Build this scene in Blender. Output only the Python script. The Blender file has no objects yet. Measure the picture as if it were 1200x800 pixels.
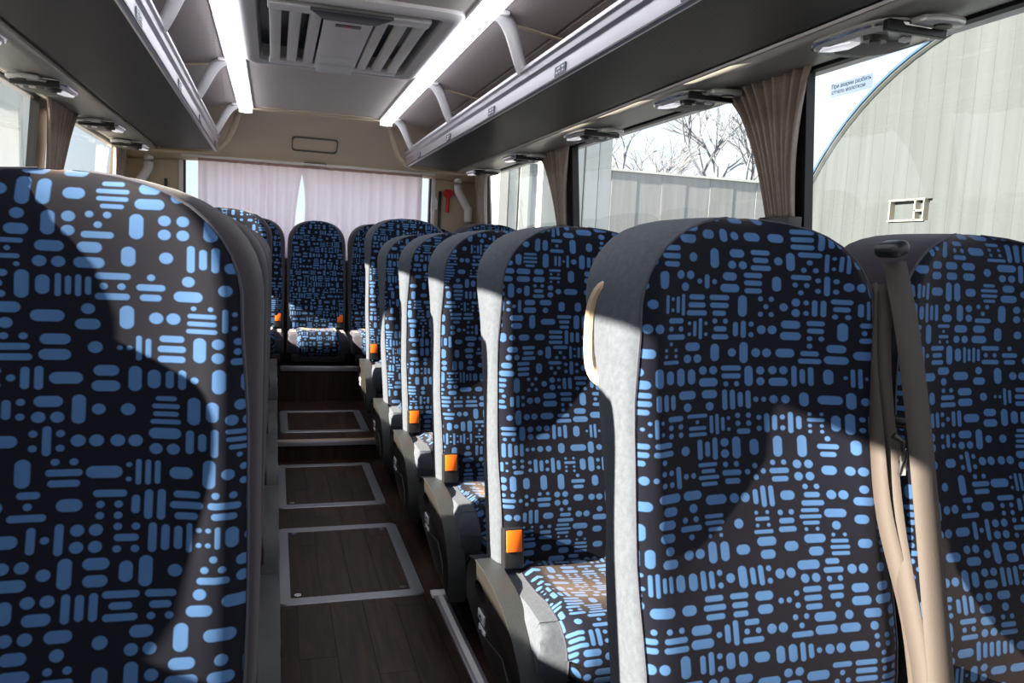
import bpy, bmesh, math, random
from mathutils import Vector, Matrix
C = bpy.context.scene.collection
SC = bpy.context.scene
R_ = random.Random(7)
E = 1.09                      # eye height above the aisle floor
CX = 0.245                    # centre line of the bus
rad = math.radians

# ------------------------------------------------------------------ camera
cd = bpy.data.cameras.new('camera'); cam = bpy.data.objects.new('camera', cd); C.objects.link(cam)
cd.sensor_width = 36.0; cd.lens = 908.87 / 1200 * 36.0; cd.clip_start = 0.02; cd.clip_end = 300
Mx = ((0.956, 0.014, 0.294), (-0.290, -0.120, 0.949), (0.048, -0.993, -0.111))
# columns: image right, image down, forward -> blender right, up, back
r = Vector([m[0] for m in Mx]).normalized(); fw = Vector([m[2] for m in Mx]).normalized()
up = -Vector([m[1] for m in Mx]); up = (up - fw * up.dot(fw)).normalized(); r = fw.cross(up)
cam.matrix_world = Matrix(((r.x, up.x, -fw.x, 0), (r.y, up.y, -fw.y, 0), (r.z, up.z, -fw.z, E), (0, 0, 0, 1)))
SC.camera = cam

# ------------------------------------------------------------------ exposure, sky, sun
SC.view_settings.view_transform = 'Standard'; SC.view_settings.look = 'None'
SC.view_settings.gamma = 1; SC.view_settings.use_curve_mapping = False
SC.view_settings.exposure = 0.0
SKY = 1.8
SUN_DIR = Vector((1.0, 0.07, -0.43)).normalized()      # travel direction of the light
SUN_E = 36.0

w = bpy.data.worlds.new('sky'); SC.world = w; w.use_nodes = True
nt = w.node_tree; nt.nodes.clear()
wo = nt.nodes.new('ShaderNodeOutputWorld'); bg = nt.nodes.new('ShaderNodeBackground')
tc = nt.nodes.new('ShaderNodeTexCoord'); sp = nt.nodes.new('ShaderNodeSeparateXYZ'); cr = nt.nodes.new('ShaderNodeValToRGB')
nz = nt.nodes.new('ShaderNodeTexNoise'); nz.inputs['Scale'].default_value = 2.2; nz.inputs['Detail'].default_value = 5
mixc = nt.nodes.new('ShaderNodeMix'); mixc.data_type = 'RGBA'; mixc.inputs['B'].default_value = (0.80, 0.84, 0.90, 1)
cr2 = nt.nodes.new('ShaderNodeValToRGB'); cr2.color_ramp.elements[0].position = .42; cr2.color_ramp.elements[1].position = .6
cr.color_ramp.elements[0].position = 0.0; cr.color_ramp.elements[0].color = (0.62, 0.68, 0.73, 1)
cr.color_ramp.elements[1].position = 0.7; cr.color_ramp.elements[1].color = (0.55, 0.75, 1.05, 1)
L = nt.links.new
L(tc.outputs['Generated'], sp.inputs[0]); L(sp.outputs[2], cr.inputs[0]); L(tc.outputs['Generated'], nz.inputs['Vector'])
L(nz.outputs[0], cr2.inputs[0]); L(cr2.outputs[0], mixc.inputs['Factor']); L(cr.outputs[0], mixc.inputs['A'])
L(mixc.outputs['Result'], bg.inputs[0]); bg.inputs[1].default_value = SKY; L(bg.outputs[0], wo.inputs[0])
sd = bpy.data.lights.new('sun', 'SUN'); so = bpy.data.objects.new('sun', sd); C.objects.link(so)
sd.energy = SUN_E; sd.angle = rad(0.6); sd.color = (1.0, 0.87, 0.72)
so.rotation_euler = (-SUN_DIR).to_track_quat('Z', 'Y').to_euler(); so.location = (-6, -3, 6)

# ------------------------------------------------------------------ material helpers
def newmat(name):
    m = bpy.data.materials.new(name); m.use_nodes = True
    return m, m.node_tree, m.node_tree.nodes['Principled BSDF']
def setp(b, **k):
    for n, v in k.items():
        n = n.replace('_', ' ')
        if isinstance(v, tuple) and len(v) == 3: v = v + (1,)
        b.inputs[n].default_value = v
class S:                       # tiny expression builder over Math nodes
    nt = None
    def __init__(s, k): s.k = k
    @staticmethod
    def op(o, *a):
        n = S.nt.nodes.new('ShaderNodeMath'); n.operation = o
        for i, v in enumerate(a):
            if isinstance(v, S): S.nt.links.new(v.k, n.inputs[i])
            else: n.inputs[i].default_value = v
        return S(n.outputs[0])
    def __add__(a, b): return S.op('ADD', a, b)
    def __radd__(a, b): return S.op('ADD', b, a)
    def __sub__(a, b): return S.op('SUBTRACT', a, b)
    def __rsub__(a, b): return S.op('SUBTRACT', b, a)
    def __mul__(a, b): return S.op('MULTIPLY', a, b)
    __rmul__ = __mul__
    def __truediv__(a, b): return S.op('DIVIDE', a, b)
    def __rtruediv__(a, b): return S.op('DIVIDE', b, a)
def fl(a): return S.op('FLOOR', a)
def fr(a): return S.op('FRACT', a)
def ab(a): return S.op('ABSOLUTE', a)
def lt(a, b): return S.op('LESS_THAN', a, b)
def mx(a, b): return S.op('MAXIMUM', a, b)
def mn(a, b): return S.op('MINIMUM', a, b)
def sel(c, a, b): return c * a + (1.0 - c) * b
def wn(x, y, z):
    c = S.nt.nodes.new('ShaderNodeCombineXYZ')
    for i, v in enumerate((x, y, z)):
        if isinstance(v, S): S.nt.links.new(v.k, c.inputs[i])
        else: c.inputs[i].default_value = v
    n = S.nt.nodes.new('ShaderNodeTexWhiteNoise'); n.noise_dimensions = '3D'
    S.nt.links.new(c.outputs[0], n.inputs['Vector'])
    q = S.nt.nodes.new('ShaderNodeSeparateColor'); S.nt.links.new(n.outputs['Color'], q.inputs[0])
    return S(q.outputs[0]), S(q.outputs[1]), S(q.outputs[2])
def bump(nt, b, scale, strength, dist=0.001, detail=4, coord='Object', stretch=None):
    tc = nt.nodes.new('ShaderNodeTexCoord'); n = nt.nodes.new('ShaderNodeTexNoise'); n.inputs['Scale'].default_value = scale
    n.inputs['Detail'].default_value = detail; bp = nt.nodes.new('ShaderNodeBump')
    bp.inputs['Strength'].default_value = strength; bp.inputs['Distance'].default_value = dist
    src = tc.outputs[coord]
    if stretch:
        mp = nt.nodes.new('ShaderNodeMapping'); mp.inputs['Scale'].default_value = stretch; nt.links.new(src, mp.inputs[0]); src = mp.outputs[0]
    nt.links.new(src, n.inputs['Vector']); nt.links.new(n.outputs[0], bp.inputs['Height']); nt.links.new(bp.outputs[0], b.inputs['Normal'])
    return n
def simple(name, col, rough=.5, metal=0.0, noise=0.0, nscale=20, bs=0, bstr=.3, bd=.001, stretch=None, **k):
    m, nt, b = newmat(name); setp(b, Base_Color=col, Roughness=rough, Metallic=metal, **k)
    if bs: bump(nt, b, bs, bstr, bd, stretch=stretch)
    if noise:
        tc = nt.nodes.new('ShaderNodeTexCoord'); n = nt.nodes.new('ShaderNodeTexNoise'); n.inputs['Scale'].default_value = nscale
        n.inputs['Detail'].default_value = 6
        r = nt.nodes.new('ShaderNodeValToRGB'); r.color_ramp.elements[0].position = .3; r.color_ramp.elements[1].position = .7
        r.color_ramp.elements[0].color = tuple(c * (1 - noise) for c in col) + (1,)
        r.color_ramp.elements[1].color = tuple(min(1, c * (1 + noise)) for c in col) + (1,)
        src = tc.outputs['Object']
        if stretch:
            mp = nt.nodes.new('ShaderNodeMapping'); mp.inputs['Scale'].default_value = stretch; nt.links.new(src, mp.inputs[0]); src = mp.outputs[0]
        nt.links.new(src, n.inputs['Vector']); nt.links.new(n.outputs[0], r.inputs[0]); nt.links.new(r.outputs[0], b.inputs['Base Color'])
    return m

# woven moquette: printed pills, bars and dots on a near-black ground
def fabric():
    m, nt, b = newmat('blue_moquette'); S.nt = nt
    tc = nt.nodes.new('ShaderNodeTexCoord'); s = nt.nodes.new('ShaderNodeSeparateXYZ'); nt.links.new(tc.outputs['UV'], s.inputs[0])
    u, v = S(s.outputs[0]), S(s.outputs[1])
    oi = nt.nodes.new('ShaderNodeObjectInfo'); orr = S(oi.outputs['Random'])
    py = v * 26.0 + 40.0 + orr * 31.0; row = fl(py)
    ro, _, _ = wn(row, 3.7, 1.1)
    px = u * 22.0 + 40.0 + ro * 3.0 + orr * 17.0
    cx, cy = fl(px), row
    qx, qy = px - cx - .5, py - cy - .5
    r1, r2, r3 = wn(cx, cy, 0.5)
    sw = lt(r1, .42)
    a, bb = sel(sw, qy, qx), sel(sw, qx, qy)
    n = fl(r2 * 3.3) + 1.0
    bi = fl((bb + .5) * n); bf = (fr((bb + .5) * n) - .5) / n
    t = mn(.39 / n, .21)
    k1, k2, k3 = wn(cx + .3, cy + .6, bi + 5.0)
    dot = lt(k1, .33); pair = lt(k2, .6)
    Lh = sel(dot, t, .30 + k3 * .19)
    aa = sel(dot * pair, ab(ab(a) - .23), ab(a))
    dx = mx(aa - (Lh - t), 0.0)
    d = S.op('SQRT', dx * dx + bf * bf)
    mask = S.op('SMOOTH_MIN', S.op('MAXIMUM', (t - d) * 22.0, 0.0), 1.0, 0.1)
    nn = nt.nodes.new('ShaderNodeTexNoise'); nn.inputs['Scale'].default_value = 900; nt.links.new(tc.outputs['UV'], nn.inputs['Vector'])
    n2 = nt.nodes.new('ShaderNodeTexNoise'); n2.inputs['Scale'].default_value = 7; nt.links.new(tc.outputs['UV'], n2.inputs['Vector'])
    tone = nt.nodes.new('ShaderNodeMix'); tone.data_type = 'RGBA'
    tone.inputs['A'].default_value = (.045, .115, .27, 1); tone.inputs['B'].default_value = (.075, .165, .34, 1)
    nt.links.new(n2.outputs[0], tone.inputs['Factor'])
    mc = nt.nodes.new('ShaderNodeMix'); mc.data_type = 'RGBA'
    mc.inputs['A'].default_value = (.006, .007, .014, 1); nt.links.new(tone.outputs['Result'], mc.inputs['B']); nt.links.new(mask.k, mc.inputs['Factor'])
    nt.links.new(mc.outputs['Result'], b.inputs['Base Color'])
    h = nn.outputs[0]; hs = S(h) * .6 + mask * .5
    bp = nt.nodes.new('ShaderNodeBump'); bp.inputs['Strength'].default_value = .5; bp.inputs['Distance'].default_value = .0006
    nt.links.new(hs.k, bp.inputs['Height']); nt.links.new(bp.outputs[0], b.inputs['Normal'])
    setp(b, Roughness=.75, Sheen_Weight=.45, Sheen_Roughness=.3, Sheen_Tint=(1.0, .76, .56), Specular_IOR_Level=.12)
    return m
M = {}
M['fabric'] = fabric()
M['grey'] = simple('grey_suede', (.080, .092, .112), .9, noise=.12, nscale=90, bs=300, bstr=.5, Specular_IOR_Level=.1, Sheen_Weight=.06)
M['grey2'] = simple('charcoal_suede', (.030, .026, .034), .85, noise=.12, nscale=90, bs=300, bstr=.35, Specular_IOR_Level=.2, Sheen_Weight=.12)  # same grey suede, with the shade on these bolsters put into its colour
M['dkfab'] = simple('dark_trim_cloth', (.035, .032, .05), .8, bs=300, bstr=.3, Sheen_Weight=.2)
M['shell'] = simple('seat_back_shell', (.06, .06, .065), .5)
M['plast'] = simple('bronze_grey_plastic', (.020, .018, .016), .34, bs=600, bstr=.15)
M['carbon'] = simple('textured_grey_plastic', (.03, .034, .035), .36, bs=500, bstr=.8)
M['black'] = simple('black_plastic', (.012, .012, .014), .4)
M['white'] = simple('white_plastic', (.85, .84, .86), .35)
M['beige'] = simple('beige_trim_plastic', (.56, .46, .33), .55, bs=200, bstr=.1)
M['handle'] = simple('tan_grip_plastic', (.50, .36, .24), .35)
M['ceil'] = simple('ceiling_vinyl', (.58, .53, .50), .65, bs=250, bstr=.15)
M['hatchp'] = simple('light_grey_plastic', (.72, .70, .70), .45)
M['silver'] = simple('brushed_aluminium', (.52, .51, .56), .42, .85, bs=300, bstr=.08, stretch=(8, .2, 8))
M['chrome'] = simple('polished_steel', (.75, .75, .78), .18, 1.0)
M['satin'] = simple('satin_silver_plastic', (.66, .66, .64), .25, .3)
M['orange'] = simple('orange_button', (.95, .16, .01), .4)
M['red'] = simple('red_plastic', (.62, .01, .01), .4)
M['web'] = simple('brown_belt_webbing', (.060, .048, .042), .7, bs=900, bstr=.6)
M['curt'] = simple('taupe_satin_curtain', (.34, .26, .22), .5, noise=.1, nscale=60, bs=120, bstr=.15, Sheen_Weight=.4)
M['rubber'] = simple('black_window_rubber', (.01, .01, .012), .5)
M['wallp'] = simple('grey_wall_cloth', (.20, .19, .18), .8)
M['bluest'] = simple('dark_blue_sticker', (.01, .015, .05), .4)
M['paper'] = simple('pale_sticker', (.78, .84, .90), .5)
M['ink'] = simple('ink', (.05, .06, .09), .6)
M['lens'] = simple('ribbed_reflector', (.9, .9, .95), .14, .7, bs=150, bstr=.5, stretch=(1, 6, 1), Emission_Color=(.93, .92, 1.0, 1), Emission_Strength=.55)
def hstripes(name, col, axis, scale, rough, depth, sheen=0):
    m, nt, b = newmat(name); setp(b, Base_Color=col, Roughness=rough)
    tc = nt.nodes.new('ShaderNodeTexCoord'); wv = nt.nodes.new('ShaderNodeTexWave'); wv.bands_direction = axis
    wv.inputs['Scale'].default_value = scale; bp = nt.nodes.new('ShaderNodeBump'); bp.inputs['Strength'].default_value = .8; bp.inputs['Distance'].default_value = depth
    nt.links.new(tc.outputs['Object'], wv.inputs['Vector']); nt.links.new(wv.outputs['Fac'], bp.inputs['Height']); nt.links.new(bp.outputs[0], b.inputs['Normal'])
    return m
M['under'] = hstripes('ribbed_charcoal_vinyl', (.052, .049, .044), 'Y', 40, .5, .0012)
M['strip'] = simple('olive_grey_strip', (.30, .29, .26), .38)
M['liner'] = hstripes('ribbed_taupe_liner', (.36, .31, .30), 'X', 50, .5, .0008)
def glass():
    m = bpy.data.materials.new('window_glass'); m.use_nodes = True; nt = m.node_tree; nt.nodes.clear()
    o = nt.nodes.new('ShaderNodeOutputMaterial'); t = nt.nodes.new('ShaderNodeBsdfTransparent'); g = nt.nodes.new('ShaderNodeBsdfGlossy')
    t.inputs[0].default_value = (.92, .95, .94, 1); g.inputs['Roughness'].default_value = .02
    lw_ = nt.nodes.new('ShaderNodeLayerWeight'); lw_.inputs[0].default_value = .5; S.nt = nt
    fa = S(lw_.outputs['Facing']); f = S.op('POWER', fa, 4.0) * .8 + .06; x = nt.nodes.new('ShaderNodeMixShader')
    nt.links.new(f.k, x.inputs[0]); nt.links.new(t.outputs[0], x.inputs[1]); nt.links.new(g.outputs[0], x.inputs[2]); nt.links.new(x.outputs[0], o.inputs[0])
    return m
M['glass'] = glass()
def translucent(name, col, f=.6):
    m = bpy.data.materials.new(name); m.use_nodes = True; nt = m.node_tree; nt.nodes.clear()
    o = nt.nodes.new('ShaderNodeOutputMaterial'); t = nt.nodes.new('ShaderNodeBsdfTranslucent'); g = nt.nodes.new('ShaderNodeBsdfDiffuse')
    t.inputs[0].default_value = col + (1,); g.inputs[0].default_value = col + (1,); x = nt.nodes.new('ShaderNodeMixShader'); x.inputs[0].default_value = f
    tc = nt.nodes.new('ShaderNodeTexCoord'); n = nt.nodes.new('ShaderNodeTexNoise'); n.inputs['Scale'].default_value = 500
    bp = nt.nodes.new('ShaderNodeBump'); bp.inputs['Strength'].default_value = .2; nt.links.new(tc.outputs['Object'], n.inputs['Vector']); nt.links.new(n.outputs[0], bp.inputs['Height'])
    nt.links.new(bp.outputs[0], g.inputs['Normal'])
    nt.links.new(g.outputs[0], x.inputs[1]); nt.links.new(t.outputs[0], x.inputs[2]); nt.links.new(x.outputs[0], o.inputs[0])
    return m
M['sheer'] = translucent('lilac_sheer_cloth', (.97, .84, .95), .9)
def emit(name, col, s):
    m, nt, b = newmat(name); setp(b, Base_Color=(.8, .8, .8), Emission_Color=col, Emission_Strength=s); return m
def film():
    m = bpy.data.materials.new('clear_sticker_film'); m.use_nodes = True; nt = m.node_tree; nt.nodes.clear()
    o = nt.nodes.new('ShaderNodeOutputMaterial'); t = nt.nodes.new('ShaderNodeBsdfTransparent'); g = nt.nodes.new('ShaderNodeBsdfDiffuse')
    t.inputs[0].default_value = (.90, .95, 1, 1); g.inputs[0].default_value = (.8, .9, 1, 1); x = nt.nodes.new('ShaderNodeMixShader'); x.inputs[0].default_value = .15
    nt.links.new(t.outputs[0], x.inputs[1]); nt.links.new(g.outputs[0], x.inputs[2]); nt.links.new(x.outputs[0], o.inputs[0])
    return m
M['thinpaper'] = film()
M['led'] = emit('led_diffuser', (.93, .94, 1.0), 9)
def wood():
    m, nt, b = newmat('dark_walnut_plank')
    tc = nt.nodes.new('ShaderNodeTexCoord'); mp = nt.nodes.new('ShaderNodeMapping'); mp.inputs['Scale'].default_value = (26, 2.2, 1)
    oi = nt.nodes.new('ShaderNodeObjectInfo'); ad = nt.nodes.new('ShaderNodeVectorMath'); ad.operation = 'ADD'
    sc = nt.nodes.new('ShaderNodeVectorMath'); sc.operation = 'SCALE'; sc.inputs[0].default_value = (7, 13, 5); nt.links.new(oi.outputs['Random'], sc.inputs['Scale'])
    nt.links.new(tc.outputs['Object'], ad.inputs[0]); nt.links.new(sc.outputs[0], ad.inputs[1]); nt.links.new(ad.outputs[0], mp.inputs[0])
    n = nt.nodes.new('ShaderNodeTexNoise'); n.inputs['Scale'].default_value = 2.2; n.inputs['Detail'].default_value = 8; n.inputs['Distortion'].default_value = .6
    nt.links.new(mp.outputs[0], n.inputs['Vector'])
    r = nt.nodes.new('ShaderNodeValToRGB'); r.color_ramp.elements[0].position = .32; r.color_ramp.elements[1].position = .72
    r.color_ramp.elements[0].color = (.012, .006, .004, 1); r.color_ramp.elements[1].color = (.048, .024, .014, 1)
    nt.links.new(n.outputs[0], r.inputs[0])
    hs = nt.nodes.new('ShaderNodeHueSaturation'); mr = nt.nodes.new('ShaderNodeMapRange'); mr.inputs['To Min'].default_value = .8; mr.inputs['To Max'].default_value = 1.2
    nt.links.new(oi.outputs['Random'], mr.inputs[0]); nt.links.new(mr.outputs[0], hs.inputs['Value']); nt.links.new(r.outputs[0], hs.inputs['Color'])
    nt.links.new(hs.outputs[0], b.inputs['Base Color']); setp(b, Roughness=.5, Specular_IOR_Level=.25)
    bp = nt.nodes.new('ShaderNodeBump'); bp.inputs['Strength'].default_value = .15; bp.inputs['Distance'].default_value = .001
    nt.links.new(n.outputs[0], bp.inputs['Height']); nt.links.new(bp.outputs[0], b.inputs['Normal'])
    return m
M['wood'] = wood()
M['hangar'] = simple('weathered_metal_cladding', (.042, .052, .057), .7, noise=.16, nscale=1.2, stretch=(1, 6, .25))
M['fence'] = simple('grey_wall_panels', (.30, .31, .31), .8, noise=.1, nscale=1.2, stretch=(6, 1, .25))
M['ground'] = simple('grey_yard_gravel', (.12, .12, .115), .9, noise=.2, nscale=3)
M['bark'] = simple('grey_bark', (.17, .18, .20), .9)
M['pale'] = simple('pale_render', (.62, .64, .62), .8, noise=.08, nscale=1)
M['framep'] = simple('cream_frame_paint', (.22, .21, .18), .6)
M['blue'] = simple('blue_edge_flashing', (.04, .09, .16), .6)

# ------------------------------------------------------------------ mesh helpers
def link(name, me, parent=None, loc=None):
    o = bpy.data.objects.new(name, me); C.objects.link(o)
    if parent: o.parent = parent
    if loc: o.location = loc
    return o
class G:
    def __init__(s): s.v = []; s.f = []; s.uv = {}
    def add(s, vs, fs, uvs=None):
        b = len(s.v); s.v += [tuple(v) for v in vs]; s.f += [tuple(b + i for i in f) for f in fs]
        if uvs:
            for i, u in enumerate(uvs): s.uv[b + i] = u
        return s
    def box(s, x0, x1, y0, y1, z0, z1):
        v = [(x, y, z) for z in (z0, z1) for y in (y0, y1) for x in (x0, x1)]
        return s.add(v, [(0, 2, 3, 1), (4, 5, 7, 6), (0, 1, 5, 4), (2, 6, 7, 3), (0, 4, 6, 2), (1, 3, 7, 5)])
    def grid(s, rows, close=False, uvf=None):
        n = len(rows[0]); vs = [p for r in rows for p in r]; fs = []
        for i in range(len(rows) - 1):
            for j in range(n if close else n - 1):
                k = (j + 1) % n
                fs.append((i * n + j, i * n + k, (i + 1) * n + k, (i + 1) * n + j))
        return s.add(vs, fs, [uvf(i, j) for i in range(len(rows)) for j in range(n)] if uvf else None)
    def prism(s, pts, axis, a, b):
        n = len(pts)
        def P(p, t):
            return (t, p[0], p[1]) if axis == 'x' else ((p[0], t, p[1]) if axis == 'y' else (p[0], p[1], t))
        vs = [P(p, a) for p in pts] + [P(p, b) for p in pts]
        fs = [tuple(range(n))[::-1], tuple(range(n, 2 * n))] + [(i, (i + 1) % n, n + (i + 1) % n, n + i) for i in range(n)]
        return s.add(vs, fs)
    def cyl(s, p, q, r0, r1=None, n=12, cap=True):
        p, q = Vector(p), Vector(q); r1 = r0 if r1 is None else r1
        d = (q - p).normalized(); a = d.orthogonal().normalized(); b = d.cross(a)
        vs = [c + (a * math.cos(2 * math.pi * i / n) + b * math.sin(2 * math.pi * i / n)) * rr for c, rr in ((p, r0), (q, r1)) for i in range(n)]
        fs = [(i, (i + 1) % n, n + (i + 1) % n, n + i) for i in range(n)]
        if cap: fs += [tuple(range(n))[::-1], tuple(range(n, 2 * n))]
        return s.add(vs, fs)
    def tube(s, pts, r, n=8, ry=None, upv=(0, 0, 1)):
        pts = [Vector(p) for p in pts]; rows = []
        for i, p in enumerate(pts):
            d = (pts[min(i + 1, len(pts) - 1)] - pts[max(i - 1, 0)]).normalized()
            a = Vector(upv).cross(d)
            a = a.normalized() if a.length > 1e-4 else d.orthogonal().normalized(); b = d.cross(a)
            rr = r[i] if isinstance(r, (list, tuple)) else r
            r2 = rr if ry is None else ry
            rows.append([p + a * math.cos(2 * math.pi * k / n) * rr + b * math.sin(2 * math.pi * k / n) * r2 for k in range(n)])
        s.grid(rows, close=True)
        b0 = len(s.v) - n * len(rows)
        s.f += [tuple(b0 + i for i in range(n))[::-1], tuple(len(s.v) - n + i for i in range(n))]
        return s
    def build(s, name, mat, parent=None, smooth=False, loc=None, bev=0, seg=2, mats=None, fm=None, fix=True, thick=0, sharp=40):
        me = bpy.data.meshes.new(name); me.from_pydata(s.v, [], s.f); me.update()
        if s.uv:
            ul = me.uv_layers.new(name='UVMap')
            for lp in me.loops: ul.data[lp.index].uv = s.uv.get(lp.vertex_index, (0, 0))
        me.materials.append(mat)
        for m2 in (mats or []): me.materials.append(m2)
        if fm:
            for i, p in enumerate(me.polygons): p.material_index = fm(i, p)
        if fix:
            bm = bmesh.new(); bm.from_mesh(me); bmesh.ops.recalc_face_normals(bm, faces=bm.faces)
            if bev:
                eds = [e for e in bm.edges if len(e.link_faces) == 2 and e.calc_face_angle(0) > rad(30)]
                bmesh.ops.bevel(bm, geom=eds, offset=bev, segments=seg, affect='EDGES', profile=.5, clamp_overlap=True)
            bm.to_mesh(me); bm.free()
        if smooth or bev:
            me.polygons.foreach_set('use_smooth', [True] * len(me.polygons))
            try: me.set_sharp_from_angle(angle=rad(sharp))
            except Exception: pass
        o = link(name, me, parent, loc)
        if thick:
            md = o.modifiers.new('thickness', 'SOLIDIFY'); md.thickness = thick
        return o
def tag(o, label=None, cat=None, group=None, kind=None):
    if label: o['label'] = label
    if cat: o['category'] = cat
    if group: o['group'] = group
    if kind: o['kind'] = kind
    return o
def empty(name, loc, label=None, cat=None, group=None, kind=None):
    o = bpy.data.objects.new(name, None); C.objects.link(o); o.location = loc; o.empty_display_size = .05
    return tag(o, label, cat, group, kind)
def dup(root, loc, label):
    def cp(o, par):
        c = o.copy(); C.objects.link(c)
        if par: c.parent = par
        for ch in kids.get(o.name, []): cp(ch, c)
        return c
    kids = {}
    def walk(o):
        kids[o.name] = list(o.children)
        for ch in o.children: walk(ch)
    walk(root)
    c = cp(root, None); c.location = loc; c['label'] = label
    return c
def lerp(a, b, t): return a + (b - a) * t
def interp(tab, x):
    if x <= tab[0][0]: return tab[0][1]
    for (a, va), (b, vb) in zip(tab, tab[1:]):
        if x <= b:
            t = (x - a) / (b - a); t = t * t * (3 - 2 * t); return lerp(va, vb, t)
    return tab[-1][1]

# ================================================================== THE SHELL OF THE BUS
XR, XL = 1.49, 2 * CX - 1.49          # side walls at sill height
YF, YB = -2.7, 5.82
WT, WB = E + .565, E - .16            # window top / sill
XRT, XLT = 1.43, 2 * CX - 1.43        # side walls at window top (they lean in)
def wx(side, z):
    t = (z - WB) / (WT - WB); a = lerp(XR, XRT, t)
    return a if side > 0 else 2 * CX - a

# floor: base slab with plank pieces laid along the aisle
fl0 = G().box(XL, XR, YF, 4.0, -.05, -.004).build('floor', M['black']); tag(fl0, kind='structure')
fl1 = G().box(XL, XR, 4.0, 5.05, -.05, .096).build('floor', M['black']); tag(fl1, kind='structure')
fl2 = G().box(XL, XR, 5.05, YB, -.05, .321).build('floor', M['black']); tag(fl2, kind='structure')
plank_cache = {}
def plank(par, x0, x1, y0, y1, z, name='plank'):
    g = .0006
    o = G().box(x0 + g, x1 - g, y0 + g, y1 - g, z - .004, z).build(name, M['wood'], par)
    return o
def planks(par, x0, x1, y0, y1, z, wid=.098, holes=()):
    x = x0; k = 0
    while x < x1 - .004:
        xe = min(x + wid, x1); y = y0 - R_.random() * .6
        while y < y1 - .004:
            ye = y + R_.choice([.55, .75, .9]); a, b = max(y, y0), min(ye, y1)
            segs = [(a, b, x, xe)]
            for (hx0, hx1, hy0, hy1) in holes:
                new = []
                for (p, q, u, v) in segs:
                    if v <= hx0 or u >= hx1 or q <= hy0 or p >= hy1: new.append((p, q, u, v)); continue
                    if p < hy0: new.append((p, hy0, u, v))
                    if q > hy1: new.append((hy1, q, u, v))
                    if u < hx0: new.append((max(p, hy0), min(q, hy1), u, hx0))
                    if v > hx1: new.append((max(p, hy0), min(q, hy1), hx1, v))
                segs = new
            for (p, q, u, v) in segs:
                if q - p > .01 and v - u > .004: plank(par, u, v, p, q, z)
            y = ye
        x = xe; k += 1
HX0, HX1 = .02, .478
H1 = (HX0, HX1, 2.335, 3.0); H2 = (HX0, HX1, 3.24, 3.90); H3 = (.04, .51, 4.17, 4.73)
planks(fl0, -.02, .72, 1.2, 3.985, 0, holes=(H1, H2))
planks(fl1, -.02, .60, 4.0, 5.035, .10, holes=(H3,))
def hatch(hh, z, label):
    x0, x1, y0, y1 = hh; cx, cy = (x0 + x1) / 2, (y0 + y1) / 2; a, b = (x1 - x0) / 2, (y1 - y0) / 2; fwid = .042
    t = empty('floor_hatch', (cx, cy, z), label, 'hatch', 'framed access hatches in the aisle floor')
    g = G(); n = 6
    def ring(ax, ay, rr, zz):
        o = []
        for (sx, sy, a0) in ((1, 1, 0), (-1, 1, 90), (-1, -1, 180), (1, -1, 270)):
            for k in range(n):
                an = rad(a0 + 90 * k / (n - 1)); o.append((sx * (ax - rr) + rr * math.cos(an), sy * (ay - rr) + rr * math.sin(an), zz))
        return o
    g.grid([ring(a, b, .03, -.003), ring(a - .003, b - .003, .028, .003), ring(a - fwid, b - fwid, .006, .003), ring(a - fwid - .002, b - fwid - .002, .006, -.003)], close=True)
    g.build('frame', M['hatchframe'], t)
    planks(t, -(a - fwid - .001), a - fwid - .001, -(b - fwid - .001), b - fwid - .001, .0005, .094)
    for sx in (-1, 1):
        for sy in (-1, 1):
            s = G().cyl((sx * (a - fwid - .022), sy * (b - fwid - .022), 0), (sx * (a - fwid - .022), sy * (b - fwid - .022), .003), .0105, n=16).build('screw', M['chrome'], t)
            G().box(sx * (a - fwid - .022) - .007, sx * (a - fwid - .022) + .007, sy * (b - fwid - .022) - .0012, sy * (b - fwid - .022) + .0012, .003, .0034).build('slot', M['black'], s)
M['hatchframe'] = simple('satin_hatch_frame', (.34, .35, .38), .35, .6, bs=200, bstr=.1)
hatch(H1, 0, 'nearest floor hatch with pale metal frame, beside the white floor strip')
hatch(H2, 0, 'second floor hatch with pale metal frame, just before the first step up')
hatch(H3, .10, 'farthest floor hatch with pale metal frame, on the raised floor past the first step')
# step risers and nosings
G().box(-.02, .62, 3.985, 4.0, 0, .09).build('riser', M['wood'], fl1)
nz1 = empty('step_nosing', (CX, 3.985, .10), 'brass-toned metal nosing along the nearer aisle step', 'step edge')
G().prism([(-.014, -.022), (.024, -.001), (.024, .004), (-.018, .004), (-.018, -.022)], 'x', -.27, .35).build('edge_strip', M['silver'], nz1, bev=.001)
for k in range(3): G().box(-.27, .35, -.012 + k * .010, -.008 + k * .010, .004, .0055).build('groove', M['handle'], nz1)
G().box(-.04, .60, 5.035, 5.05, .10, .31).build('riser', M['wood'], fl2)
nz2 = empty('step_nosing', (CX + .08, 5.035, .325), 'pale metal nosing on the tall step under the rear middle seat', 'step edge')
G().prism([(-.012, -.03), (.02, -.004), (.02, .002), (-.016, .002), (-.016, -.03)], 'x', -.28, .28).build('edge_strip', M['hatchframe'], nz2, bev=.001)
# white floor strip on the right of the aisle
tr = empty('floor_strip', (.515, 1.7, 0), 'pale aluminium floor strip running along the right of the aisle', 'floor strip')
G().box(-.019, .019, -.9, .62, 0, .010).build('rail', M['silver'], tr, bev=.002)
G().box(-.008, .008, -.9, .60, .010, .0115).build('inlay', M['hatchp'], tr)
G().box(-.024, .024, .60, .64, 0, .012).build('end_cap', M['white'], tr, bev=.002)

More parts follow.
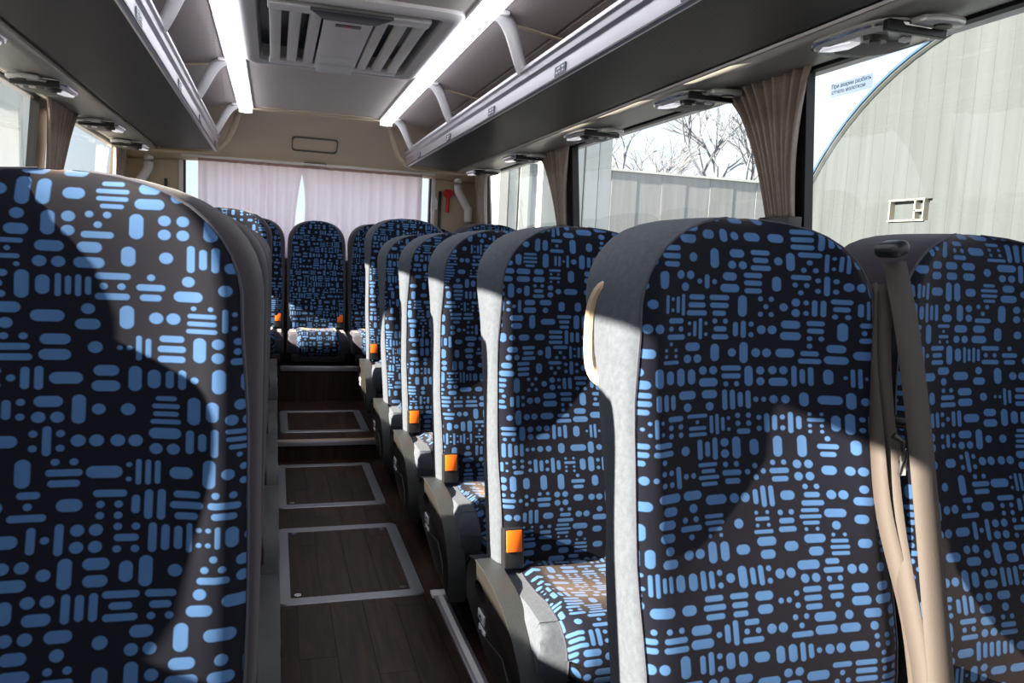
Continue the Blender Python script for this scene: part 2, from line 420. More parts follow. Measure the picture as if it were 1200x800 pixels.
# side walls: lower panel, pillars, headers, panes
PIL = [(-2.7, -2.5), (-1.85, -1.7), (-.24, -.12), (1.945, 2.045), (3.77, 3.88), (5.46, 5.82)]
for side, nm in ((1, 'right'), (-1, 'left')):
    xw = XR if side > 0 else XL; o = side * .04
    o2 = side * .04; wl = G().prism([(xw + o2, -.05), (xw + o2, WB - .01), (xw, WB - .01), (xw, WB), (xw + o2 + o, WB), (xw + o2 + o, -.05)], 'y', YF, YB).build('wall_' + nm, M['wallp']); tag(wl, kind='structure')
    for i, (a, b) in enumerate(PIL):
        p = G(); z0, z1 = WB, WT + .02
        p.prism([(wx(side, z0), z0), (wx(side, z1), z1), (wx(side, z1) + o, z1), (wx(side, z0) + o, z0)], 'y', a, b)
        p.build('pillar', M['rubber'] if i < 5 else M['beige'], wl)
    for i in range(5):
        y0, y1 = PIL[i][1], PIL[i + 1][0]
        t = empty('window_%d' % (i + 1 + (0 if side > 0 else 5)), (wx(side, WB), (y0 + y1) / 2, WB), kind='structure')
        hx, hy = wx(side, WT) - wx(side, WB), (y1 - y0) / 2; H = WT - WB; e = side * .012
        G().add([(e, -hy, 0), (e, hy, 0), (hx + e, hy, H), (hx + e, -hy, H)], [(0, 1, 2, 3)]).build('pane', M['glass'], t, fix=False)
        for (u0, u1, v0, v1) in ((-hy, hy, 0, .018), (-hy, hy, H - .012, H), (-hy, -hy + .015, 0, H), (hy - .015, hy, 0, H)):
            q0, q1 = hx * v0 / H, hx * v1 / H
            G().add([(q0, u0, v0), (q0, u1, v0), (q0 + e * 2, u1, v0), (q0 + e * 2, u0, v0), (q1, u0, v1), (q1, u1, v1), (q1 + e * 2, u1, v1), (q1 + e * 2, u0, v1)],
                    [(0, 1, 2, 3), (4, 5, 6, 7), (0, 1, 5, 4), (1, 2, 6, 5), (2, 3, 7, 6), (3, 0, 4, 7)]).build('seal', M['rubber'], t)
    # header: lamp strip, groove, outer side and roof liner
    X = lambda d: CX + side * d
    st = G(); rows = []
    for (d, z) in ((.955, E + .552), (1.0, E + .548), (1.08, E + .550), (1.14, E + .556), (1.19, E + .566)):
        rows.append([(X(d), y, z) for y in (YF, 5.36)])
    st.grid(rows); q = st.build('trim_%d' % (1 if side > 0 else 2), M['strip'], smooth=True, thick=.004); tag(q, kind='structure')
    gg = G().prism([(X(.925), E + .572), (X(.955), E + .572), (X(.955), E + .560), (X(.925), E + .560)], 'y', YF, 5.36).build('groove_strip', M['black'], q)
    G().prism([(X(1.175), E + .556), (X(1.195), E + .570), (X(1.195), E + .60), (X(1.175), E + .60)], 'y', YF, 5.6).build('window_edge', M['rubber'], q)
    ou = G().prism([(X(1.185), E + .56), (X(1.23), E + .56), (X(1.16), E + .80), (X(1.12), E + .80)], 'y', YF, YB).build('trim_%d' % (3 if side > 0 else 4), M['ceil']); tag(ou, kind='structure')
    # ribbed liner panels between ceiling light and wall, laid as separate panels
    ln = empty('ceiling_liner', (0, 0, 0), kind='structure')
    d0, z0, d1, z1 = .47, E + .812, 1.16, E + .70
    for k in range(3):
        a, b = k / 3, (k + 1) / 3 - .018
        for (ya, yb) in ((-2.6, 0.3), (.31, 1.5), (1.51, 2.70), (2.71, 3.90), (3.91, 5.08)):
            P = lambda t, off=0: (X(lerp(d0, d1, t)), lerp(z0, z1, t) + off)
            G().prism([P(a), P(b), P(b, .012), P(a, .012)], 'y', ya, yb).build('panel', M['liner'], ln)
    G().prism([(X(d0), z0 + .014), (X(d1), z1 + .014), (X(d1), z1 + .03), (X(d0), z0 + .03)], 'y', YF, 5.1).build('backing', M['black'], ln)
    for yy in (.305, 1.505, 2.705, 3.905):
        G().prism([(X(d0), z0 - .006), (X(d1), z1 - .006), (X(d1), z1), (X(d0), z0)], 'y', yy - .011, yy + .011).build('cross_strip', M['beige'], ln)
# ceiling panel and roof
cl = G().box(CX - .44, CX + .44, YF, 2.70, E + .815, E + .835)
cl.box(CX - .44, CX + .44, 3.77, 5.16, E + .815, E + .835); cl.box(CX - .44, CX - .33, 2.70, 3.77, E + .815, E + .835); cl.box(CX + .33, CX + .44, 2.70, 3.77, E + .815, E + .835)
cl = cl.build('ceiling', M['ceil']); tag(cl, kind='structure')
G().box(CX - .335, CX + .335, 5.06, 5.10, E + .807, E + .816).build('end_bead', M['beige'], cl, bev=.003)
G().box(XL - .02, XR + .02, YF - .05, YB + .05, E + .90, E + .93).build('roof_skin', M['white'], cl)
for s in (-1, 1): G().prism([(CX + s * 1.16, E + .80), (CX + s * 1.23, E + .56), (CX + s * 1.26, E + .56), (CX + s * 1.24, E + .93)], 'y', YF - .05, YB + .05).build('side_skin', M['white'], cl)

# rear cap over the back window and rear wall
cap = empty('wall_back', (0, 0, 0), kind='structure')
g = G(); rows = []
prof = [(5.10, .815), (5.16, .812), (5.28, .79), (5.42, .74), (5.56, .665), (5.68, .59), (5.74, .565), (5.80, .555)]
xs = [CX + 1.2 * t for t in (-1, -.95, -.8, -.6, -.4, -.2, 0, .2, .4, .6, .8, .95, 1)]
for (y, z) in prof:
    rows.append([(x, y, E + z - (.03 * (abs(x - CX) / 1.2) ** 2)) for x in xs])
g.grid(rows).build('rear_cap', M['beige'], cap, smooth=True, thick=.01)
hp = G()
def capz(y):
    for (a, za), (b, zb) in zip(prof, prof[1:]):
        if a <= y <= b: return E - .013 + lerp(za, zb, (y - a) / (b - a))
def rrect(cx, cy, a, b, rr, n=5):
    o = []
    for (sx, sy, a0) in ((1, 1, 0), (-1, 1, 90), (-1, -1, 180), (1, -1, 270)):
        for k in range(n):
            an = rad(a0 + 90 * k / (n - 1)); o.append((cx + sx * (a - rr) + rr * math.cos(an), cy + sy * (b - rr) + rr * math.sin(an)))
    return o
o_ = rrect(.25, 5.52, .150, .068, .025); i_ = rrect(.25, 5.52, .143, .061, .022)
hp.grid([[(x, y, capz(y) - .001 + .0) for x, y in o_], [(x, y, capz(y) - .007) for x, y in o_], [(x, y, capz(y) - .007) for x, y in i_], [(x, y, capz(y) - .001) for x, y in i_]], close=True)
hp.build('inspection_cover_seam', M['shell'], cap, smooth=True)
for k in range(9):
    G().box(.19 + k * .017, .202 + k * .017, 5.70, 5.715, E + .545, E + .57).build('vent_tooth', M['black'], cap)
G().box(XL, -.60, 5.80, 5.86, -.05, WT).build('side_panel', M['beige'], cap)
G().box(1.13, XR, 5.80, 5.86, -.05, WT).build('side_panel', M['beige'], cap)
G().box(-.60, 1.13, 5.80, 5.86, -.05, E - .05).build('lower_panel', M['wallp'], cap)
G().box(XL, XR, 5.80, 5.86, WT - .01, E + .93).build('upper_panel', M['beige'], cap)
wr = empty('window_11', (CX + .01, 5.84, E - .05), kind='structure')
G().box(-.86, .855, 0, .006, 0, .61).build('pane', M['glass'], wr)
for a, b, c, d in ((-.86, -.845, 0, .61), (.845, .855, 0, .61), (-.86, .855, 0, .02), (-.86, .855, .595, .61)):
    G().box(a, b, -.03, .02, c, d).build('seal', M['rubber'] if a > -.9 or c > .5 or d < .1 else M['rubber'], wr)
G().box(.858, .885, -.05, .0, 0, .61).build('post', M['white'], wr, bev=.004)
G().box(-.885, -.86, -.05, .0, 0, .61).build('post', M['white'], wr, bev=.004)
# front end behind the camera, with windscreen
fe = empty('wall_front', (0, 0, 0), kind='structure')
G().box(XL, XR, YF - .06, YF, -.05, E - .25).build('dashboard_wall', M['shell'], fe)
G().box(XL, XR, YF - .06, YF, E + .60, E + .93).build('header_panel', M['ceil'], fe)
ws = empty('window_12', (CX, YF - .03, E - .25), kind='structure')
G().box(-1.2, 1.2, -.004, .004, 0, .85).build('pane', M['glass'], ws)

# ================================================================== OVERHEAD RACKS
def rack(side, label):
    X = lambda d: side * d
    t = empty('overhead_rack', (CX, 0, E + .56), label, 'luggage rack')
    y0, y1 = -2.4, 5.34
    u = G().prism([(X(.605), .006), (X(.925), -.008), (X(.925), .006), (X(.605), .020)], 'y', y0, y1)
    u.build('shelf_panel', M['under'], t)
    pr = [(.600, 0), (.603, .052), (.592, .060), (.590, .078), (.582, .084), (.582, .096), (.592, .104), (.612, .104), (.622, .09), (.622, .0), (.61, -.004)]
    G().prism([(X(a), b) for a, b in pr], 'y', y0, y1).build('front_rail', M['silver'], t, smooth=True, bev=.0015, seg=2)
    G().prism([(X(.583), .088), (X(.589), .088), (X(.589), .092), (X(.583), .092)], 'y', y0, y1).build('bright_bead', M['silver'], t)
    G().prism([(X(.598), -.001), (X(.601), -.001), (X(.601), .004), (X(.598), .004)], 'y', y0, y1).build('lower_bead', M['black'], t)
    # end hoop
    hoop = []
    for k in range(9):
        a = rad(90 * k / 8); hoop.append((X(.60 - .13 + .13 * math.sin(a)), 5.37, .245 - .245 * (1 - math.cos(a)) ** .8))
    hoop = [(X(.455), 5.18, .25), (X(.475), 5.24, .22), (X(.50), 5.30, .15), (X(.54), 5.34, .07), (X(.60), 5.37, .01), (X(.70), 5.39, -.012), (X(.93), 5.39, -.016), (X(1.17), 5.39, -.008)]
    G().tube(hoop, .020, 10, ry=.014).build('end_hoop', M['beige'], t, smooth=True)
    G().prism([(X(.60), .0), (X(.60), .10), (X(1.15), .16), (X(1.17), .0)], 'y', 5.335, 5.36).build('end_panel', M['beige'], t)
    return t
rkR = rack(1, 'overhead luggage rack along the right side with silver rail')
rkL = rack(-1, 'overhead luggage rack along the left side with silver rail')
def bracket(side, par, y):
    pts = []
    P0, P1, P2, P3 = (.462, y - .02, .255), (.53, y + .005, .235), (.545, y + .04, .16), (.597, y + .09, .092)
    for k in range(13):
        t = k / 12; q = [(1 - t) ** 3 * a + 3 * (1 - t) ** 2 * t * b + 3 * (1 - t) * t * t * c + t ** 3 * d for a, b, c, d in zip(P0, P1, P2, P3)]
        pts.append((side * q[0], q[1], q[2]))
    G().tube(pts, [.028 - .0006 * k for k in range(13)], 12, ry=None, upv=(0, 1, 0)).build('bracket', M['white'], par, smooth=True)
    G().tube([(p[0] - side * .004, p[1] + .027, p[2]) for p in pts[2:-1]], .0022, 6).build('edge_trim', M['orangeish'], par, smooth=True)
    G().prism([(side * .43, .235), (side * .50, .235), (side * .50, .262), (side * .43, .262)], 'y', y - .06, y + .03).build('bracket_foot', M['white'], par, bev=.006)
M['orangeish'] = simple('ochre_edge_trim', (.45, .20, .04), .5)
for y in (.25, 1.45, 2.66, 3.86, 5.03): bracket(1, rkR, y)
for y in (.25, 1.45, 2.66, 3.86, 5.03): bracket(-1, rkL, y)
def sticker(side, par, y, z=.022):
    s = G().box(min(side * .5985, side * .6005), max(side * .5985, side * .6005), y - .048, y + .048, z - .015, z + .015).build('seat_number_sticker', M['bluest'], par)
    rr = random.Random(int(y * 100))
    g = G()
    for (u, v, a, b) in ((-.026, .005, .014, .0045), (.010, .005, .022, .0045), (-.026, -.006, .012, .004), (.002, -.006, .008, .004), (.026, -.006, .014, .004)):
        xx = side * .5972; g.box(min(xx, side * .5985), max(xx, side * .5985), y + u - a / 2, y + u + a / 2, z + v - b / 2, z + v + b / 2)
    g.build('printed_marks', M['paper'], s)
for y in (.9, 1.55, 2.36, 3.17, 4.0, 4.85): sticker(1, rkR, y)
for y in (.9, 1.55, 2.36, 3.30, 4.15, 5.15): sticker(-1, rkL, y)

# ================================================================== CEILING LIGHTS
for side, lab in ((1, 'lit white strip light along the ceiling above the right rack'), (-1, 'lit white strip light along the ceiling above the left rack')):
    t = empty('ceiling_light', (CX + side * .425, 0, E + .80), lab, 'light', 'strip lights along the ceiling')
    n = 9; rows = []
    for y in (-2.4, 5.10):
        rows.append([(.040 * math.cos(rad(180 * k / n)), y, -.030 * math.sin(rad(180 * k / n)) + .004) for k in range(n + 1)])
    for (a, b) in ((-2.4, -.9), (-.89, .6), (.61, 2.1), (2.11, 3.6), (3.61, 5.10)):
        rows = [[(.038 * math.cos(rad(180 * k / n)), y, -.028 * math.sin(rad(180 * k / n)) + .004) for k in range(n + 1)] for y in (a, b)]
        G().grid(rows).build('diffuser', M['led'], t, smooth=True)
    G().box(-.045, .045, -2.4, 5.11, .004, .02).build('housing', M['white'], t)
    G().box(-.041, .041, 5.10, 5.115, -.026, .006).build('end_cap', M['white'], t, bev=.006)

# ================================================================== ROOF VENT
rv = empty('roof_vent', (.24, 3.235, E + .815), 'pale grey roof vent panel with slanted slots between the strip lights', 'vent')
g = G(); zz = 0
def ring3(a, b, rr, z): return [(x, y, z) for x, y in rrect(0, 0, a, b, rr, 6)]
g.grid([ring3(.385, .545, .06, 0), ring3(.383, .543, .06, -.012), ring3(.36, .52, .055, -.026), ring3(.335, .495, .045, -.026), ring3(.325, .485, .04, -.018), ring3(.315, .475, .04, -.018), ring3(.305, .465, .04, .05)], close=True)
g.build('frame', M['hatchp'], rv, smooth=True)
G().box(-.33, .33, -.49, .49, .05, .06).build('backing', M['black'], rv)
def slat(x0, x1, y0, y1):
    G().box(x0, x1, y0, y1, -.030, -.006).build('slat', M['hatchp'], rv, bev=.006)
for s in (-1, 1):
    xs_ = [.085, .147, .210, .272]
    for i, a in enumerate((.072, .140, .207)):
        x0, x1 = s * (a + .022 + .0), s * (a + .067 - .004)
        slat(min(x0, x1), max(x0, x1), -.40, .40)
    xx = sorted((s * .285, s * .070))
G().box(-.275, .275, .375, .45, -.032, -.008).build('end_bar', M['hatchp'], rv, bev=.008)
G().box(-.275, .275, -.45, -.375, -.032, -.008).build('end_bar', M['hatchp'], rv, bev=.008)
G().box(-.085, .085, -.42, .43, -.034, -.008).build('centre_panel', M['hatchp'], rv, bev=.004)
G().prism([(.20, -.034), (.26, -.034), (.26, -.046), (.25, -.048)], 'x', -.075, .075).build('grip', M['white'], rv, bev=.002)
G().prism([(.36, -.034), (.43, -.034), (.43, -.052), (.42, -.054)], 'x', -.075, .075).build('grip', M['white'], rv, bev=.002)
G().prism([(-.14, -.47), (.14, -.47), (.09, -.37), (-.09, -.37)], 'z', -.042, -.030).build('latch_plate', M['shell'], rv, bev=.003)
lt_ = G().box(-.045, .045, -.315, -.285, -.037, -.033).build('label_strip', M['plast'], rv)
G().box(-.01, .01, -.308, -.292, -.0385, -.037).build('red_mark', M['red'], lt_)

# ================================================================== READING LAMP UNITS
def lamp_proto(side):
    t = empty('reading_lamp', (0, 0, 0), None, 'lamp', 'reading lamp units under the %s rack' % ('right' if side > 0 else 'left'))
    g = G(); n = 28
    def outline(sc, z):
        o = []
        for k in range(n):
            a = 2 * math.pi * k / n; cx_, sy_ = math.cos(a), math.sin(a)
            e = .62
            x = (abs(cx_) ** e) * (1 if cx_ > 0 else -1) * .098
            y = (abs(sy_) ** (e if sy_ < 0 else .9)) * (1 if sy_ > 0 else -1) * .185
            if y > 0: x += -.035 * (y / .185) ** 2
            o.append((side * x * sc, y * sc, z))
        return o
    g.grid([outline(1.0, 0), outline(1.0, -.010), outline(.96, -.020), outline(.90, -.024), outline(.88, -.022)], close=True)
    g.f.append(tuple(len(g.v) - n + i for i in range(n)))
    g.build('housing', M['satin'], t, smooth=True)
    # reflector lens, grille, nozzle, button, band and outer end
    def patch(pts, z0, z1): return G().prism([(side * x, y) for x, y in pts], 'z', z0, z1)
    G().tube(outline(1.0, -.010) + outline(1.0, -.010)[:1], .006, 6).build('bright_rim', M['chrome'], t, smooth=True)
    ls = patch([(-.075, .0), (-.045, -.005), (-.035, .06), (-.055, .115), (-.085, .135), (-.095, .10)], -.027, -.020).build('lens', M['lens'], t, bev=.003)
    patch([(-.030, -.06), (.065, -.07), (.075, .02), (.045, .10), (-.035, .135), (-.035, .08)], -.0265, -.020).build('speaker_grille', M['shellg'], t, bev=.003)
    nz_ = G().cyl((side * -.045, -.070, -.020), (side * -.045, -.070, -.032), .034, .030, 20).build('air_nozzle', M['plast'], t, smooth=True)
    G().cyl((side * -.045, -.070, -.032), (side * -.045, -.070, -.036), .016, .014, 16).build('nozzle_flap', M['shell'], nz_, smooth=True)
    G().box(min(side * .01, side * .035), max(side * .01, side * .035), -.115, -.09, -.030, -.022).build('button', M['white'], t, bev=.002)
    G().box(-.088, .088, -.185, -.160, -.029, -.006).build('band', M['black'], t, bev=.002)
    oe = [(.0, -.262), (.05, -.272), (.082, -.262), (.092, -.235), (.095, -.19), (-.03, -.19), (-.025, -.24)]
    patch(oe, -.016, .0).build('end_piece', M['satin'], t, bev=.006)
    G().cyl((side * .04, -.228, -.015), (side * .04, -.228, -.020), .024, .022, 18).build('second_nozzle', M['plast'], t, smooth=True)
    for ch in t.children_recursive:
        for v in ch.data.vertices: v.co.x = v.co.x * .88; v.co.y = (v.co.y + (.05 if False else 0)) * .70
    return t
M['shellg'] = simple('grey_speaker_grille', (.22, .21, .20), .6, bs=700, bstr=.9)
LY_R = (1.53, 2.35, 3.21, 4.18, 5.07); LY_L = (2.49, 3.32, 4.32, 5.12)
namesR = ['nearest and largest lamp unit under right rack, above the window sticker', 'second lamp unit under right rack, beside the taupe curtain near the window sticker',
          'third lamp unit under right rack, above the window with bare trees', 'fourth lamp unit under right rack, above the far gathered curtain', 'farthest small lamp unit at the back end of right rack']
namesL = ['nearest lamp unit under left rack, cut by the picture edge', 'second lamp unit under left rack, above the brown gathered curtain',
          'third lamp unit under left rack, between the two larger and smaller ones', 'farthest lamp unit at the back end of left rack']
pR = lamp_proto(1); pL = lamp_proto(-1)
for ys, nn_, p, s in ((LY_R, namesR, pR, 1), (LY_L, namesL, pL, -1)):
    for i, (y, nm) in enumerate(zip(ys, nn_)):
        loc = (CX + s * 1.062, y, E + .540)
        if i == 0: p.location = loc; p['label'] = nm
        else: dup(p, loc, nm)

# ================================================================== SEATS
def seat_parts(key):
    W, H, CH, recl, cover, lab = key['W'], key['H'], key['CH'], key['recl'], key['cover'], None
    t = empty('coach_seat', (0, 0, 0), None, 'seat')
    n0 = CH - .03                        # bottom of the backrest
    yr = .19 + recl
    lum = [(n0, -.005), (CH + .10, -.018), (CH + .28, 0), (H - .28, 0.004), (H - .08, -.006), (H, .0)]
    sidet = [(n0, .10), (CH + .12, .115), (CH + .32, .085), (H - .30, .105), (H - .16, .15), (H, .145)]
    seamd = [(n0, .030), (CH + .3, .030), (H - .25, .035), (H - .08, .06), (H, .07)]
    zs = [n0 + (H - .20 - n0) * i / 13 for i in range(14)]
    zs += [H - .20 + .20 * math.sin(rad(90 * i / 12)) for i in range(1, 13)]
    def hw(z):
        b = W / 2 * (1 - .03 * max(0, (CH + .25 - z)) / .25)
        e = .175
        if z <= H - e: return b
        u = min(1, (z - (H - e)) / e)
        return max(.012, b * max(0, 1 - u ** 2.5) ** (1 / 2.5))
    def lean(z): return (z - .81) * yr
    NF = 24
    svals = [.5 * math.sin(rad(-90 + 180 * k / NF)) + .5 * (-1 + 2 * k / NF) for k in range(NF + 1)]
    inset = [(n0, .010), (CH + .3, .010), (H - .34, .012), (H - .17, .022), (H - .06, .026), (H, .026)]
    front, sl, sr, back = [], [], [], []
    for z in zs:
        h = hw(z); yf = lean(z) + interp(lum, z); sm = interp(seamd, z); st = interp(sidet, z)
        top = max(0, (z - (H - .045)) / .045); rnd = .040 * (1 - math.sqrt(max(0, 1 - top * top)))
        bl = max(0, (z - (H - .16)) / .16)
        fr_ = []
        dish = .030 * min(1, max(0, (z - CH - .22) / .2)) + .006
        def fpt(x):
            q = abs(x) / h
            y = yf + rnd
            y += dish * (1 - min(1, q / .80) ** 2.6)
            rr = min(.055, h * .9)
            d = max(0, abs(x) - (h - rr)) / rr
            y += sm * (1 - math.sqrt(max(0, 1 - d * d)))
            return (x, y, z)
        xs_ = h - min(h * .45, interp(inset, z))
        fr_ = [fpt(xs_ * s_) for s_ in svals]
        front.append(fr_)
        yS = fpt(h)[1]; sb = yf + sm + st - rnd * .8
        sb = max(sb, yS + .012)
        for lst, sg in ((sr, 1), (sl, -1)):
            lst.append([fpt(sg * lerp(xs_, h, u_)) for u_ in (0, .3, .6, .85)] + [(sg * h * f + sg * e, lerp(yS, sb, tt), z) for tt, f, e in ((0, 1, 0), (.15, 1, .003), (.5, 1, .004), (.85, 1, .0), (1, .97, 0))])
        back.append([(h * .97 * (-1 + 2 * k / 8), sb + .018 * (1 - (abs(-1 + 2 * k / 8)) ** 3), z) for k in range(9)])
    uvf = lambda i, j: (front[i][j][0], front[i][j][2] + (0 if i < 14 else 0))
    G().grid(front, uvf=uvf).build('backrest_cover', M['fabric'], t, smooth=True, fix=False, sharp=80)
    if cover == 'rear':
        mS = M['dkfab']
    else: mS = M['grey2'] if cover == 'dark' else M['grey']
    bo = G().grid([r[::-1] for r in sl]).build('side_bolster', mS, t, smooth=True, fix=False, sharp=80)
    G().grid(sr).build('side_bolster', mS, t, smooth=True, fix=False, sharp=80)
    # back shell with rounded top cap
    bk = G().grid([r[::-1] for r in back]); bk.build('back_shell', M['shell'], t, smooth=True, fix=False, sharp=80)
    # cap strip closing the crown
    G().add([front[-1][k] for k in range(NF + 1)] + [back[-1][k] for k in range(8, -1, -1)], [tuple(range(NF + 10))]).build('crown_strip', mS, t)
    for lst in (sl, sr):
        G().tube([(r[0][0], r[0][1] - .0005, r[0][2]) for r in lst[:-1]], .0024, 5).build('seam_piping', M['seam'], t, smooth=True)
    # cushion
    D = key['D']; x0 = W / 2
    prof = []
    zt, zb = CH, CH - .165
    pts = [(.03, zb + .01), (.03, zt - .015)] + [(-.02, zt), (-.08, zt - .010), (-.16, zt - .016), (-.24, zt - .012), (-.30, zt - .004), (-D + .09, zt + .002)]
    for k in range(1, 9):
        a = rad(90 * k / 8); pts.append((-D + .09 - .09 * math.sin(a), zt + .002 - .085 * (1 - math.cos(a))))
    pts += [(-D + .002, zb + .05), (-D + .012, zb + .02), (-D + .04, zb)]
    cyy, czz = -D / 2, (zt + zb) / 2
    cum = [0]
    for a, b in zip(pts, pts[1:]): cum.append(cum[-1] + math.hypot(a[0] - b[0], a[1] - b[1]))
    rows = []; xsn = 12
    rcol = []
    for k in range(xsn + 1):
        s = -1 + 2 * k / xsn; s = .35 * math.sin(rad(90 * s)) + .65 * s
        x = s * (x0 - .055); d = max(0, abs(x) - (x0 - .055 - .03)) / .03; ins = .018 * (1 - math.sqrt(max(0, 1 - d * d)))
        wing = .012 * abs(s) ** 2
        rows.append([(x, y + (ins if y < -D + .08 else 0), z - (ins if z > czz else -ins) + (wing if z > czz and y > -D + .12 else 0)) for y, z in pts])
    G().grid([r for r in rows], uvf=lambda i, j: (rows[i][j][0] + .37, -cum[j] + .11)).build('cushion_cover', M['fabric'], t, smooth=True, sharp=80)
    for sg, rw in ((-1, rows[0]), (1, rows[-1])):
        rings = [rw]
        for f_, dx, dz in ((.3, .022, .008), (.6, .040, .026), (.85, .052, .050), (1.0, .056, .075)):
            rings.append([(sg * (x0 - .055 + dx), lerp(y, max(y, -D + .05), f_ * .8), min(z, zt + .012 - dz)) for x, y, z in rw])
        gs = G().grid(rings); n_ = len(rw); m_ = 4 * n_; gs.f.append(tuple(range(m_, m_ + n_)))
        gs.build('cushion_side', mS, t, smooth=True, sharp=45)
        G().tube(rw[1:], .0024, 5).build('seam_piping', M['seam'], t, smooth=True)
    G().box(-W / 2 + .02, W / 2 - .02, -D + .05, .06, CH - .20, CH - .15).build('base_frame', M['black'], t, bev=.006)
    if key['legs']:
        for sg in (-1, 1):
            G().box(sg * (W / 2 - .06) - .018, sg * (W / 2 - .06) + .018, -.24, -.13, 0, CH - .19).build('leg', M['plast'], t, bev=.004)
    # buckle
    bs_ = key['bs']
    bu = G().box(-.025, .025, -.016, .016, -.04, .055).build('belt_buckle', M['black'], t, bev=.005, loc=(bs_ * (W / 2 - .036), -.100, CH + .030))
    bu.rotation_euler = (rad(-12), 0, 0)
    G().box(-.019, .019, -.020, -.0150, -.000, .050).build('release_button', M['orange'], bu, bev=.001)
    if key['cs']:
        cs = key['cs']
        Y0 = lambda y: y; base = x0
        xa, xb = cs * (base + .004), cs * (base + .036)
        outl = [(.045, .235), (.058, .29), (.050, .335), (.020, .366), (-.04, .382), (-.12, .388), (-.20, .382), (-.28, .364), (-.35, .33), (-.41, .28), (-.445, .22), (-.458, .155), (-.45, .115), (-.34, .125), (-.20, .155), (-.08, .19)]
        outl = [(y, z - .036 * max(0, z - .115) / .27) for y, z in outl]
        hole = []
        hc = (-.085, .288)
        n = len(outl)
        for (y, z) in outl:
            a = math.atan2(z - .27, (y + .17) * .6)
            hole.append((hc[0] + .045 * math.cos(a), hc[1] + .022 * math.sin(a)))
        rr_ = [[(x, y, z) for (y, z) in pt] for x, pt in ((xb, hole), (xb, outl), (xb - cs * .002, outl), (xa, outl), (xa, hole), (xb, hole))]
        # slightly inset outer face for a rounded rim
        ins = [(lerp(y, -.2, .04), lerp(z, .26, .06)) for y, z in outl]
        rr_ = [[(x, y, z) for (y, z) in pt] for x, pt in ((xa, outl), (xb - cs * .006, outl), (xb, ins), (xb, hole), (xa, hole), (xa, outl))]
        sc_ = G().grid(rr_, close=True).build('side_cover', M['plast'], t, smooth=True, sharp=35)
        rim = outl[2:13]
        rim2 = [(lerp(y, -.15, -.025), lerp(z, .2, -.02)) for y, z in rim]
        x2 = cs * (base - .012)
        g2 = G().grid([[(x2, y, z) for y, z in rim], [(x2, y, z) for y, z in rim2], [(xb + cs * .002, y, z) for y, z in rim2], [(xb + cs * .002, y, z) for y, z in rim]])
        g2.build('cover_rim', M['carbon'], sc_, smooth=True, sharp=35)
        for kk in range(2):
            bx_ = sorted((xb, xb + cs * .004)); yc = -.105 - kk * .012; zc = .240 - kk * .032
            bt = G().box(bx_[0], bx_[1], yc - .040, yc + .015, zc - .012, zc + .012).build('recline_button', M['white'], sc_, bev=.002)
            xq = sorted((xb + cs * .004, xb + cs * .005))
            G().prism([(yc - .027, zc), (yc - .014, zc + .006), (yc - .014, zc + .0015), (yc - .010, zc + .0015), (yc - .010, zc + .006), (yc + .003, zc), (yc - .010, zc - .006), (yc - .010, zc - .0015), (yc - .014, zc - .0015), (yc - .014, zc - .006)], 'x', xq[0], xq[1]).build('arrow_mark', M['ink'], bt) if kk else \
                G().prism([(yc - .024, zc - .003), (yc - .012, zc + .007), (yc, zc - .003), (yc - .004, zc - .005), (yc - .012, zc + .002), (yc - .020, zc - .005)], 'x', xq[0], xq[1]).build('arrow_mark', M['ink'], bt)
        bx_ = sorted((xb, xb + cs * .006))
        G().prism([(-.10, .205), (-.18, .215), (-.30, .235), (-.37, .20), (-.40, .15), (-.30, .145), (-.18, .175)], 'x', bx_[0], bx_[1]).build('access_flap', M['plast'], sc_, bev=.003)
    return t
M['seam'] = simple('dark_seam', (.05, .05, .07), .8)
protos = {}
def seat(loc, label, side, kind, group, recl=0.0, small=False):
    # side: +1 the seat stands right of the aisle. kind: aisle / window / rear
    key = dict(W=.49, H=1.172, CH=.36, D=.46, recl=recl, cover='std', legs=True, bs=-side, cs=-side if kind == 'aisle' else 0)
    if side < 0 or kind == 'window': key['cover'] = 'dark'  # these seats take the bolster grey darkened for shade
    if kind == 'rear': key.update(W=.375, H=.93, CH=.225, D=.42, cover='rear', legs=False, bs=1, cs=0)
    k = tuple(sorted(key.items()))
    if k not in protos:
        o = seat_parts(key); protos[k] = o; o.location = loc; o['label'] = label
    else:
        o = dup(protos[k], loc, label)
    o['group'] = group
    return o
rows_y = [1.05, 1.794, 2.484, 3.174, 3.864, 4.554]
xRA, xRW, xLA, xLW = .760, 1.278, -.262, -.780
ordn = ['first', 'second', 'third', 'fourth', 'fifth', 'sixth']
gA, gW, gLA, gLW = 'blue patterned seats right of the aisle', 'blue patterned window seats on the right', 'blue patterned seats left of the aisle', 'blue patterned window seats on the left'
labA = ['large blue patterned seat at front right with broad sunlit grey side, beside the aisle',
        'blue patterned aisle seat behind the large front right one, its lit cushion showing',
        'third blue patterned seat from the front in the row right of the aisle',
        'fourth blue patterned seat from the front in the row right of the aisle',
        'low reclined blue patterned seat, fifth in the row right of the aisle',
        'farthest blue patterned seat right of the aisle, raised on the step before the back row']
labW = ['blue patterned window seat cut by the right picture edge, with brown belts on its left',
        'blue patterned window seat behind the large front right seat, only its crown showing', 'third blue patterned window seat on the right, hidden behind its aisle neighbour',
        'fourth blue patterned window seat on the right, hidden behind its aisle neighbour', 'fifth blue patterned window seat on the right, just its crown showing', 'farthest window seat on the right, its dark crown showing below the red hammer']
